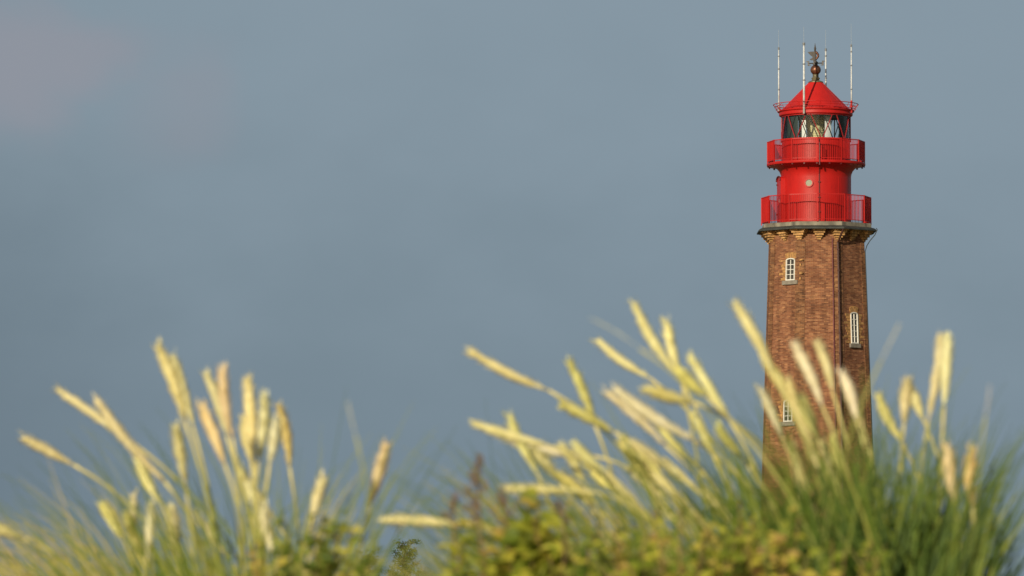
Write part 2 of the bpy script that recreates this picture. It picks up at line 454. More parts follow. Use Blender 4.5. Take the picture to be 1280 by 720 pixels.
# gallery slab: octagon rings
def octo(prof, name, mat, cap_top=None):
    m = MB(); vs, fs = [], []
    for (r, z) in prof: vs += [P(r * K, VA[k], z) for k in range(8)]
    for i in range(len(prof) - 1):
        for k in range(8):
            k2 = (k + 1) % 8
            fs.append((i * 8 + k, i * 8 + k2, i * 8 + 8 + k2, i * 8 + 8 + k))
    m.add(vs, fs); return m.build(name, mat, lh)
octo([(58, Z(289.8)), (74, Z(290.2)), (79.3, Z(291.0)), (79.3, Z(289.4)), (76.5, Z(287.6)), (73.6, Z(286.9)), (60, Z(286.8))], 'lead_flashing', M['lead'])
octo([(70, Z(287.4)), (72.8, Z(286.6)), (72.4, Z(282.2)), (71.2, Z(281.5)), (38, Z(281.2))], 'stone_gallery', M['stone'])
# red room above, flaring into the upper gallery
RD = 43.6
prof = [(RD + .8, Z(281.6)), (RD + .8, Z(279.0)), (RD, Z(278.6)), (RD, Z(224)), (RD + .6, Z(219)), (RD + 2.4, Z(214.5)), (RD + 5.5, Z(211.0)), (RD + 10, Z(208.8)), (RD + 15.5, Z(207.8))]
smooth_by_angle(MB().lathe([(r * K, z) for r, z in prof], 72).build('watch_room', M['red'], lh))
prof = [(57, Z(208.0)), (61.4, Z(207.9)), (61.8, Z(207.2)), (61.8, Z(205.2)), (61.2, Z(204.6)), (40, Z(204.4))]
dk = smooth_by_angle(MB().lathe([(r * K, z) for r, z in prof], 72).build('upper_gallery_deck', M['red_dark'], lh))
for k in range(24):                                        # bracket lugs along the rim
    MB().box((0, 0, 0), (0.09, 0.08, 0.09), Matrix.Translation(P(60.2 * K, 1 + 15 * k, Z(208.9))) @ Matrix.Rotation(R(1 + 15 * k), 4, 'Z')).build('rim_lug', M['seam'], dk)
for deg in (-50, 40, 85, 130, -95, -140):                  # plate joints of the red room
    MB().tube([P((RD + .1) * K, deg, Z(278)), P((RD + .1) * K, deg, Z(222))], 0.012, 5).build('plate_seam', M['red_dark'], lh)
MB().lathe([((RD + .02) * K, Z(216.2)), ((RD + 1.8) * K, Z(215.9)), ((RD + 1.7) * K, Z(215.2)), ((RD + .02) * K, Z(215.0))], 64).build('plate_ring', M['red_dark'], lh)
# front conduit running down the red room and the brick corner
m = MB().tube([P((RD + 1.2) * K, 5.0, Z(281)), P((RD + 1.0) * K, 5.0, Z(221)), P((RD + 3.4) * K, 5.0, Z(215)), P((RD + 12) * K, 5.0, Z(209.4))], 0.03, 6)
for py in (230.8, 250, 268): m.box((0, 0, 0), (0.16, 0.1, 0.05), Matrix.Translation(P((RD + .9) * K, 5.0, Z(py))) @ Matrix.Rotation(R(5), 4, 'Z'))
m.build('conduit', M['seam'], lh)
# porthole
ph = MB()
Mx = Matrix.Translation(P((RD) * K, -11.6, Z(228.6, 2.1))) @ Matrix.Rotation(R(-11.6), 4, 'Z') @ Matrix.Rotation(R(90), 4, 'X')
def ring(mb, r0, r1, y0, y1, Mx, n=28):
    vs, fs = [], []
    for (r, d) in ((r0, y0), (r0, y1), (r1, y1), (r1, y0)):
        for k in range(n): vs.append(Mx @ Vector((r * math.cos(2 * math.pi * k / n), r * math.sin(2 * math.pi * k / n), d)))
    for i in range(3):
        for k in range(n): fs.append((i * n + k, i * n + (k + 1) % n, i * n + n + (k + 1) % n, i * n + n + k))
    mb.add(vs, fs); return mb
po = smooth_by_angle(ring(ph, 0.275, 0.205, -0.05, 0.07, Mx).build('porthole', M['red_dark'], lh))
d_ = MB(); n_ = 28
d_.add([Mx @ Vector((.215 * math.cos(2 * math.pi * k / n_), .215 * math.sin(2 * math.pi * k / n_), 0.03)) for k in range(n_)], [tuple(range(n_))])
d_.build('porthole_pane', M['port'], po)
# door housing on the left side of the red room
dh = MB(); vs, fs = [], []
Mx = Matrix.Translation(P(RD * K, -79, 0)) @ Matrix.Rotation(R(-79), 4, 'Z')
pr_ = [(-.62, Z(281.3)), (.62, Z(281.3)), (.62, Z(227)), (.56, Z(224.2)), (.38, Z(222.2)), (0, Z(221.2)), (-.38, Z(222.2)), (-.56, Z(224.2)), (-.62, Z(227))]
for y in (-.20, .35): vs += [Mx @ Vector((x, y, z)) for x, z in pr_]
n_ = len(pr_)
fs = [tuple(range(n_)), tuple(range(n_, 2 * n_))[::-1]] + [(k, (k + 1) % n_, n_ + (k + 1) % n_, n_ + k) for k in range(n_)]
dh = dh.add(vs, fs).build('door_housing', M['red'], lh)
hd = MB().tube([Mx @ Vector((x, -.23, z)) for x, z in pr_[2:]], 0.05, 6); hd.build('hood_moulding', M['seam'], dh)
MB().box((.3, -.22, Z(252)), (.05, .08, .22), Mx).build('handle', M['joint'], dh)
for py in (231, 268): MB().box((-.5, -.22, Z(py)), (.14, .06, .1), Mx).build('hinge', M['seam'], dh)

# railings: twelve posts and twelve panels of upright flat bars
def railing(name, r_px, py_top, py_bot, gap):
    root = MB()
    rk = r_px * K
    z0, z1 = Z(py_bot), Z(py_top)
    pts = [P(rk, 1 + 30 * k, z1) for k in range(12)]
    for k in range(12):
        c = (pts[k] + pts[(k + 1) % 12]) / 2
        L = (pts[(k + 1) % 12] - pts[k]).length
        Mx = Matrix.Translation(c) @ Matrix.Rotation(R(16 + 30 * k), 4, 'Z')
        root.box((0, 0, 0), (L - .01, .06, .05), Mx)
    root = root.build(name, M['red_dark'], lh)
    for k in range(12):
        c = (pts[k] + pts[(k + 1) % 12]) / 2
        L = (pts[(k + 1) % 12] - pts[k]).length
        Mx = Matrix.Translation(Vector((c.x, c.y, 0))) @ Matrix.Rotation(R(16 + 30 * k), 4, 'Z')
        m = MB().box((0, 0, z0 + .12), (L - .03, .045, .035), Mx); nb = int(L / gap)
        for i in range(1, nb):
            m.box((-L / 2 + L * i / nb, 0, (z0 + .138 + z1 - .025) / 2), (.0095, .042, z1 - .025 - z0 - .138), Mx)
        m.build('railing_panel', M['red_dark'], root)
        m = MB(); m.box((0, 0, (z0 + z1) / 2 - .0), (.055, .07, z1 - z0 + .07), Matrix.Translation(P(rk, 1 + 30 * k, 0)) @ Matrix.Rotation(R(1 + 30 * k), 4, 'Z'))
        m.build('railing_post', M['red_dark'], root)
    return root
railing('lower_railing', 68.4, 247.6, 281.0, 0.125)
railing('upper_railing', 60.8, 177.8, 204.6, 0.105)
# lantern base, glazing, lens
RL = 43.0
smooth_by_angle(MB().lathe([((RL + .6) * K, Z(204.5)), ((RL + .6) * K, Z(202.5)), (RL * K, Z(202)), (RL * K, Z(178)), ((RL + 1) * K, Z(177.6)), ((RL + 1) * K, Z(176.2)), ((RL - 2) * K, Z(176))], 72).build('lantern_base', M['red'], lh))
zg0, zg1 = Z(176.3), Z(145.6)
MB().lathe([((RL - .8) * K, zg0), ((RL - .8) * K, zg1)], 72).build('lantern_glass', M['glass'], lh, smooth=True)
m = MB().lathe([((RL - 1.2) * K, Z(177.2)), (0.2, Z(177.0))], 48); m.build('lantern_floor', M['dark'], lh)
ab = MB().lathe([((RL + .4) * K, zg0 - .03), ((RL + .4) * K, zg0 + .05), ((RL - .9) * K, zg0 + .05)], 72).lathe([((RL - .9) * K, zg1 - .07), ((RL + .4) * K, zg1 - .07), ((RL + .4) * K, zg1 + .02)], 72).build('glazing_ring', M['red_dark'], lh)
for k in range(8):
    c = -35 + 45 * k
    for s in (-1, 1):
        pts = [P(RL * K, c + s * (1.2 + 17.8 * i / 6), zg0 + (zg1 - zg0) * i / 6) for i in range(7)]
        MB().tube(pts, 0.033, 5).build('glazing_bar', M['bar'], ab)
for k in range(8):                                         # inner lattice, half a bay round: the two make crosses
    c = -12.5 + 45 * k
    for s in (-1, 1):
        MB().tube([P((RL - 2.4) * K, c + s * (1.2 + 17.8 * i / 6), zg0 + (zg1 - zg0) * i / 6) for i in range(7)], 0.032, 5).build('inner_bar', M['cable'], ab)
for deg in (-88, 92, 147, -143): MB().tube([P(RL * K, deg, zg0), P(RL * K, deg, zg1)], 0.04, 6).build('glazing_bar', M['bar'], ab)
# lens drum with ribbed prisms, on a pedestal
prof = []
nr = 15
z0, z1 = Z(175), Z(144)
for i in range(nr):
    t = i / (nr - 1); r = (10.2 + 3.2 * sm(0.0, 0.9, t)) * K
    za, zz = z0 + (z1 - z0) * i / nr, z0 + (z1 - z0) * (i + 1) / nr
    prof += [(r - .035, za), (r + .02, za * .5 + zz * .5), (r - .02, zz - .005)]
ln = smooth_by_angle(MB().lathe(prof, 40).build('lens', M['lens'], lh), 50)
m = MB()
for k in range(8): m.tube([P(10.6 * K, 22.5 + 45 * k, z0), P(13.2 * K, 22.5 + 45 * k, z0 + .6 * (z1 - z0)), P(13.9 * K, 22.5 + 45 * k, z1)], 0.02, 4)
m.build('lens_frame', M['verdigris'], ln)
MB().lathe([(9 * K, Z(177)), (9 * K, Z(175.2)), (10.6 * K, Z(175)), (0.1, Z(174.9))], 32).build('lens_pedestal', M['verdigris'], ln)
# blinds inside the glass
for a_, w_ in ((-52, 25), (24, 20)): MB().lathe([((RL - 15.5) * K, Z(176.6)), ((RL - 15.5) * K, zg1 + .02)], 12, a0=R(a_), arc=R(w_)).build('white_blind', M['curtain'], lh, smooth=True)
MB().lathe([((RL - 3.4) * K, Z(176.6)), ((RL - 3.4) * K, zg1 + .1)], 20, a0=R(-84), arc=R(50)).build('blackout_screen', M['blackout'], lh, smooth=True)
# eaves and roof
prof = [((RL - 3) * K, Z(146.0)), ((RL + 2.6) * K, Z(145.4)), ((RL + 3.2) * K, Z(144.6)), ((RL + 3.2) * K, Z(141.2)), ((RL + 5.0) * K, Z(140.4)), ((RL + 5.4) * K, Z(139.4)), ((RL + 4.8) * K, Z(138.6)), ((RL - 1) * K, Z(138.0))]
smooth_by_angle(MB().lathe(prof, 72).build('eave', M['red_dark'], lh))
MB().lathe([(0.1, Z(145.0)), ((RL - 2.5) * K, Z(145.6))], 40).build('lantern_ceiling', M['dark'], lh)
rf = smooth_by_angle(MB().lathe([((RL + .2) * K, Z(138.4)), ((RL + .0) * K, Z(137.0)), (41.2 * K, Z(135.8)), (8.6 * K, Z(103.2)), (3 * K, Z(102.6))], 72).build('roof', M['red_roof'], lh), 25)
for k in range(16):
    a = 11 + 22.5 * k
    MB().tube([P(41.2 * K, a, Z(135.8)), P(8.6 * K, a, Z(103.2))], 0.009, 4).build('roof_seam', M['red_roof'], rf)
er = MB()                                                  # small outward-leaning rail on the eave
for r_, py in ((RL + 10.2, 131.2), (RL + 8.6, 134.2), (RL + 7.0, 137.2)):
    er.tube([P(r_ * K, 6 * k, Z(py)) for k in range(61)], 0.024 if py < 132 else 0.014, 5)
er = er.build('eave_rail', M['red_dark'], lh)
for k in range(24):
    a = 6 + 15 * k
    MB().tube([P((RL + 5) * K, a, Z(139.2)), P((RL + 10.2) * K, a, Z(131.2))], 0.018, 4).build('rail_stay', M['red_dark'], er)
# ventilator ball and weather vane
vt = smooth_by_angle(MB().lathe([(9.4 * K, Z(103.4)), (9.2 * K, Z(102.3)), (5.6 * K, Z(100.8)), (4.4 * K, Z(99.6)), (5.2 * K, Z(98.6)), (5.3 * K, Z(97.6)), (3.9 * K, Z(96.6)), (3.6 * K, Z(94)), (4.0 * K, Z(93.0))], 32).build('ventilator_neck', M['verdigris'], lh), 50)
ball = [(max(.02, 6.6 * K * math.sin(math.pi * i / 16)), Z(87.4) - 6.4 * K * math.cos(math.pi * i / 16)) for i in range(17)]
MB().lathe(ball, 32).build('ball', M['copper'], vt, smooth=True)
vn = MB().lathe([(.13, Z(81.4)), (.16, Z(80)), (.10, Z(78.8)), (.12, Z(77)), (.07, Z(75)), (.06, Z(62)), (.075, Z(61)), (.03, Z(57)), (.008, Z(53.8))], 14, cx=-.03).build('weather_vane', M['iron'], lh, smooth=True)
m = MB()
for deg in (78, 168, 258, 348):
    e = P(9.2 * K, deg, Z(79.1)); m.tube([P(0.1, deg, Z(79.1)), e], 0.035, 6)
    Mx = Matrix.Translation(e) @ Matrix.Rotation(R(deg), 4, 'Z')
    m.box((0, 0, 0), (.05, .10, .30), Mx); m.box((0, -.06, .12), (.05, .16, .05), Mx); m.box((0, .05, -.12), (.05, .16, .05), Mx)
m.build('compass_arms', M['iron'], vn)
def plate(pts, y, th, name, mat):
    n = len(pts); vs = [(x, y - th / 2, z) for x, z in pts] + [(x, y + th / 2, z) for x, z in pts]
    return MB().add(vs, [tuple(range(n)), tuple(range(n, 2 * n))[::-1]] + [(k, (k + 1) % n, n + (k + 1) % n, n + k) for k in range(n)]).build(name, mat, vn)
def vx(px): return (px - 1020.3) * K
plate([(vx(x), Z(y)) for x, y in ((1010.2, 65.0), (1013, 64.6), (1018.2, 64.4), (1019.0, 65), (1019.2, 74.8), (1017.8, 75.6), (1014.2, 75.2), (1012.8, 74.2), (1015.8, 72.6), (1016.8, 71.4), (1013.4, 68.6))], -.01, .05, 'pennant', M['iron'])
tl = MB().tube([(vx(1020.6 + 2.9 * math.sin(math.pi * i / 10)), 0, Z(64.8) + (Z(74) - Z(64.8)) * i / 10) for i in range(11)], 0.075, 6); tl.build('tail_loop', M['copper'], vn, smooth=True)
# four radio aerials standing on the eave
def antenna(deg, rpx, py0, py1, pywhip, rad, joints, foot=None):
    b0 = P(rpx * K, deg, 0)
    d = rpx * K * math.cos(R(deg))
    z0, z1 = Z(py0, d), Z(py1, d)
    o = MB().tube([(b0.x, b0.y, z0), (b0.x, b0.y, z0 + (z1 - z0) * .45), (b0.x, b0.y, z1)], [rad, rad * .85, rad * .7], 8).build('antenna', M['galv'], lh, smooth=True)
    m = MB()
    for j in joints:
        zz = Z(j, d); m.tube([(b0.x, b0.y, zz - .035), (b0.x, b0.y, zz + .035)], rad * 1.18, 8)
    m.tube([(b0.x, b0.y, z1 - .1), (b0.x, b0.y, z1 + .06)], rad * 1.1, 8)
    m.build('clamp', M['joint'], o)
    MB().tube([(b0.x, b0.y, z1), (b0.x, b0.y, Z(pywhip, d))], [.012, .007], 5).build('whip', M['whip'], o)
    q = P((RL + 3.0) * K, deg, z0 + .12)
    m = MB().tube([q, (b0.x, b0.y, z0 + .12)], .035, 5).tube([q + Vector((0, 0, .3)), (b0.x, b0.y, z0 + .42)], .035, 5)
    m.build('bracket', M['red_dark'], o)
    if foot: MB().tube([(b0.x, b0.y, z0 - .02), (b0.x, b0.y, Z(foot, d))], rad * 1.35, 8).build('foot_sleeve', M['red_dark'], o)
antenna(-72, 48.6, 138.6, 60, 37, .050, (70, 86, 112))
antenna(-17.5, 48.5, 141.8, 54.4, 33, .075, (80, 100, 127))
antenna(164.5, 48.0, 138, 62, 38, .062, (70, 98))
antenna(66.5, 48.6, 141, 57, 30, .048, (65, 82, 112), 126)
# dark cable across the lantern glass and along the front of the upper gallery
P_ = lambda px, py: P((RL + 1.3) * K, math.degrees(math.asin((px - 1020.8) / (RL + 1.3))), Z(py, 2.1))
MB().tube([P_(1006.5, 142.5), P_(1009.5, 145.5), P_(1013.5, 149), P_(1017, 156), P_(1020.5, 165), P_(1024.5, 173.5), P_(1025, 177)], .035, 5).build('cable', M['cable'], lh, smooth=True)
MB().tube([P(61.6 * K, 4.2, Z(178, 3)), P(61.6 * K, 4.2, Z(206, 3))], .05, 6).build('cable', M['seam'], lh)
# rain pipe and conduit in the right-hand corner of the front face
m = MB().tube([P(78.6 * K, 25.0, Z(286.5, 3.5)), P(74 * K, 24.6, Z(293, 3.4)), P(RT(Z(300)) + .14, 24.2, Z(303, 3)), P(RT(zb) + .14, 24.6, zb)], .062, 7)
for py in range(312, 780, 26):
    z = Z(py, 3); m.tube([P(RT(z) + .13, 24.25, z - .05), P(RT(z) + .13, 24.25, z + .05)], .085, 7)
m.build('rain_pipe', M['pipe'], lh)
MB().tube([P(RT(Z(298)) - .05, 18.9, Z(298, 3)), P(RT(zb) - .05, 19.3, zb)], .045, 6).build('conduit', M['seam'], lh)
# lightning cable at the right edge
MB().tube([P(79 * K, 71, Z(287.5)), P(80.3 * K, 71, Z(289.5)), P(77 * K, 71, Z(296)), P(70.5 * K, 71, Z(303)), P(66.5 * K, 71, Z(309)), P(RT(Z(314)) + .06, 71, Z(316)), P(RT(zb) + .06, 71, zb)], .03, 5).build('lightning_cable', M['cable'], lh, smooth=True)

# windows
def window(mid, px, py_top, py_bot, wd, rows, arch, sill_w, t=.062):
    # find the place on the face that shows at photo column px
    zc0 = Z((py_top + py_bot) / 2, 2.2)
    ap = RT(zc0) * math.cos(R(22.5))
    off = ((px - 1020.8) * K - ap * math.sin(R(mid))) / math.cos(R(mid))
    dist = ap * math.cos(R(mid)) - off * math.sin(R(mid))
    zt_, zb_ = Z(py_top, dist), Z(py_bot, dist)
    zc, h = (zt_ + zb_) / 2, zt_ - zb_
    slope = (RT(zb) - RT(zt)) * math.cos(R(22.5)) / (zt - zb)
    ap = RT(zc) * math.cos(R(22.5))
    Mx = Matrix.Translation(P(ap, mid, zc)) @ Matrix.Rotation(R(mid), 4, 'Z') @ Matrix.Rotation(math.atan(slope) * -1, 4, 'X') @ Matrix.Translation((off, 0, 0))
    rise = arch
    fr = MB()
    y = -.035
    fr.box((-wd / 2 + t / 2, y, -rise / 2), (t, .09, h - rise), Mx); fr.box((wd / 2 - t / 2, y, -rise / 2), (t, .09, h - rise), Mx)
    fr.box((0, y, -h / 2 + t / 2), (wd - 2 * t, .088, t), Mx)
    n = 10                                                  # segmental head
    for i in range(n):
        u0, u1 = -1 + 2 * i / n, -1 + 2 * (i + 1) / n
        f = lambda u: h / 2 - rise + rise * (1 - u * u)
        vs = []
        for yy in (y - .045, y + .045):
            vs += [Mx @ Vector((u0 * wd / 2, yy, f(u0) - t)), Mx @ Vector((u1 * wd / 2, yy, f(u1) - t)), Mx @ Vector((u1 * wd / 2, yy, f(u1))), Mx @ Vector((u0 * wd / 2, yy, f(u0)))]
        fr.add(vs, [(0, 1, 2, 3), (7, 6, 5, 4), (0, 4, 5, 1), (2, 6, 7, 3), (1, 5, 6, 2), (3, 7, 4, 0)])
    ib, it = -h / 2 + t, h / 2 - rise * .5 - t
    fr.box((0, y + .006, (ib + it) / 2), (.042, .066, it - ib), Mx)
    for i in range(1, rows): fr.box((0, y + .01, ib + (it - ib) * i / rows), (wd - 2 * t, .05, .036), Mx)
    win = fr.build('window', M['white'], lh)
    g_ = MB()
    pts = [(-wd / 2 + .01, -h / 2 + .01), (wd / 2 - .01, -h / 2 + .01)] + [((1 - 2 * i / n) * (wd / 2 - .01), h / 2 - rise - .02 + rise * (1 - (1 - 2 * i / n) ** 2)) for i in range(n + 1)]
    g_.add([Mx @ Vector((x, -.008, z)) for x, z in pts], [tuple(range(len(pts)))]); g_.build('pane', M['pane'], win)
    MB().box((0, -.05, -h / 2 - .135), (sill_w, .16, .25), Mx).build('sill', M['sill'], win)
    su = MB()                                               # toothed ochre brick surround and arch
    i = 0; z = -h / 2 + .005
    while z < h / 2 - rise - .05:
        bw = (.46, .24, .60, .30, .38)[i % 5]
        hh = min(.17, h / 2 - rise - z)
        for s in (-1, 1): su.box((s * (wd / 2 + bw / 2 + .004), -.008, z + hh / 2), (bw, .03, hh - .02), Mx)
        z += .17; i += 1
    for i in range(9):
        u = -1 + 2 * (i + .5) / 9
        zz = h / 2 - rise + rise * (1 - u * u)
        su.box((0, 0, 0), (wd * 1.16 / 9 - .014, .06, .36), Mx @ Matrix.Translation((u * wd * .58, -.012, zz + .19)) @ Matrix.Rotation(u * .35, 4, 'Y'))
    su.build('brick_surround', M['brick_yellow'], win)
window(-41.7, 989.2, 322.4, 350.4, .74, 4, .09, 1.25)
window(48.3, 1067.0, 390.2, 429.6, .66, 5, .10, .95, .062)
window(-41.7, 985.6, 499.5, 527.0, .74, 4, .09, 1.25)

# ------------------------------------------------------------------ two treetops far off, over the dune
def tree(top_px, top_py, Y, spread, label, seed_, lean):
    rnd = random.Random(seed_)
    tip = at(top_px, top_py, Y)
    H = tip.z
    root = tag(empty('tree', (tip.x, Y, 0)), label, 'tree')
    t = MB()
    t.tube([(0, 0, -.1), (.05, 0, H * .35), (-.04, .03, H * .7), (lean, 0, H * .97)], [.14, .11, .06, .015], 7)
    limbs = []
    for i in range(22):
        z = H * (.35 + .6 * i / 22); a = 2.4 * i + rnd.uniform(-.4, .4); L = spread * (1.1 - .55 * (i / 22)) * rnd.uniform(.7, 1.1)
        e = Vector((math.cos(a) * L, math.sin(a) * L, z + L * .7)); s0 = Vector((0, 0, z))
        t.tube([s0, s0.lerp(e, .5) + Vector((0, 0, -.05)), e], [.04, .025, .01], 5); limbs.append((s0, e))
    t.build('trunk', M['bark'], root)
    c = MB()
    cl = [s0.lerp(e, f) for s0, e in limbs for f in (.3, .55, .8, 1.0)] + [Vector((lean, 0, H * .965)), Vector((lean * .7, 0, H * .9))]
    for p in cl:
        tint = rnd.uniform(.1, .9)
        if rnd.random() < .3: continue
        for _ in range(60):
            q = p + Vector((rnd.gauss(0, .15), rnd.gauss(0, .15), rnd.gauss(0, .12)))
            lim = H - .75 * math.hypot(q.x - lean, q.y * .6) ** 1.25 - .03
            if q.z > lim - abs(rnd.gauss(0, .22)) and q.z < H - .25 or q.z > H: continue
            d = Vector((rnd.gauss(0, 1), rnd.gauss(0, 1), rnd.gauss(0, .6))).normalized(); s = d.orthogonal().normalized()
            l, w_ = rnd.uniform(.05, .11), rnd.uniform(.02, .038)
            c.add([q - d * l, q + s * w_, q + d * l, q - s * w_], [(0, 1, 2, 3)], max(.01, min(1, tint + rnd.gauss(0, .12))))
    c.build('crown', M['treeleaf'], root)
tree(507, 674, 262, 1.15, 'small upright tree in the gap between the two grass tufts, taller of two', 4, -.1)
tree(459, 686, 268, .9, 'low dark treetop half hidden behind green weeds, shorter of two', 9, .15)

# ------------------------------------------------------------------ flowering grass stalks on the dune, each a thing
STRAW, PALE, GOLD, LIME = (.92, .84, .43, 1), (.93, .87, .54, 1), (.92, .76, .42, 1), (.90, .84, .39, 1)
GL, GM, GR = 'flowering stalks in the left grass tuft', 'flowering stalks of the wind-bent middle grass', 'flowering stalks in front of and beside the tower'
def stalk(tip, basep, Y, rad, color, label, group, tilt=0.0, root=None, seed_=0, stemtint=.5):
    rnd = random.Random(seed_ * 7 + 3)
    T, B = at(*tip, Y), at(*basep, Y)
    T = T + Vector((0, tilt, 0))
    if root is None:
        ddx, ddy = basep[0] - tip[0], max(22, basep[1] - tip[1])
        root = basep[0] + max(-190, min(190, ddx / ddy * (835 - basep[1]) * .5))
    ry = Y + rnd.uniform(-.1, .25)
    rx = at(root, 830, ry).x
    r0 = Vector((rx, ry, gz(rx, ry) - .03))
    th = empty('grass_stalk', r0)
    tag(th, label, 'grass', group)
    d = (T - B)
    L0 = (B - r0).length
    m0 = Vector((0, 0, 1)) * L0 * .9 + (B - r0) * .35
    m1 = d.normalized() * L0 * 1.0
    pts = []
    for i in range(15):
        t = i / 14
        h00, h10, h01, h11 = 2*t**3-3*t**2+1, t**3-2*t**2+t, -2*t**3+3*t**2, t**3-t**2
        pts.append(r0 * h00 + m0 * h10 + B * h01 + m1 * h11 - r0)
    k = 1.0 if Y > 9 else .5
    MB().tube(pts, [k * (.0030 + .0008 * sm(.4, 1, i / 14)) for i in range(15)], 5, tint=[max(.02, min(1, stemtint - .42 + .9 * (i / 14) ** 1.6)) for i in range(15)]).build('stem', M['stemgreen'], th, smooth=True)
    # seed head: a bristly spike, slightly drooped
    hp = []
    sag = d.length * .05
    side = Vector((-d.z, 0, d.x)).normalized() * rnd.uniform(-1, 1)
    nseg = 12
    for i in range(nseg + 1):
        t = i / nseg
        hp.append(B + d * t + side * sag * 4 * t * (1 - t) - r0)
    prof = [rad * min(1, .22 + 1.9 * t) * (1 - .5 * sm(.7, 1.0, t)) for t in [i / nseg for i in range(nseg + 1)]]
    mb = MB().tube(hp, [p * .66 * rnd.uniform(.9, 1.1) for p in prof], 7)
    ax = d.normalized(); o1 = ax.orthogonal().normalized(); o2 = ax.cross(o1)
    for q in range(130):
        t = rnd.random() ** .9; i = min(nseg - 1, int(t * nseg)); p = hp[i].lerp(hp[i + 1], t * nseg - i)
        g_ = rnd.uniform(0, 6.283); o = o1 * math.cos(g_) + o2 * math.sin(g_)
        r_ = prof[i]
        a = p + o * r_ * .55; l = rnd.uniform(.012, .026) * min(1, rad / .010); e = a + (ax * .92 + o * .38) * l; c = a.lerp(e, .45); s = ax.cross(o) * .0020 * min(1, rad / .010)
        mb.add([a, c + s, e, c - s, c + o * .0012], [(0, 1, 4), (1, 2, 4), (2, 3, 4), (3, 0, 4)])
    ob = mb.build('seed_head', M['seed'], th, smooth=True)
    v_ = rnd.uniform(.9, 1.08)
    ob.color = (color[0] * v_, color[1] * v_ * rnd.uniform(.95, 1.03), color[2] * v_ * rnd.uniform(.8, 1.2), 1)
    # a sheath leaf leaving the stem
    if Y < 9: return th
    i = rnd.randint(4, 8); p = pts[i]; dd = (pts[i + 1] - pts[i]).normalized(); sd_ = rnd.choice((-1, 1))
    lp = [p + dd * (.22 * t) + Vector((sd_ * .10 * t * t, .02 * t, -.05 * t * t)) for t in [j / 6 for j in range(7)]]
    blade_mesh(MB(), lp, .0045, .45).build('leaf_blade', M['blade'], th, smooth=True)
    return th
def blade_mesh(mb, pts, wd, tint):
    vs, fs = [], []
    n = len(pts)
    for i, p in enumerate(pts):
        t = i / (n - 1)
        d = (pts[min(i + 1, n - 1)] - pts[max(i - 1, 0)]).normalized()
        s = Vector((d.z, -.45, -d.x)); s = (s - d * s.dot(d)).normalized()
        b = d.cross(s)
        hw = wd / 2 * (1 - t ** 2.2) + .0003
        vs += [p - s * hw, p + b * hw * .55, p + s * hw]
        if i:
            o = 3 * (i - 1); fs += [(o, o + 1, o + 4, o + 3), (o + 1, o + 2, o + 5, o + 4)]
    mb.add(vs, fs, tint); return mb

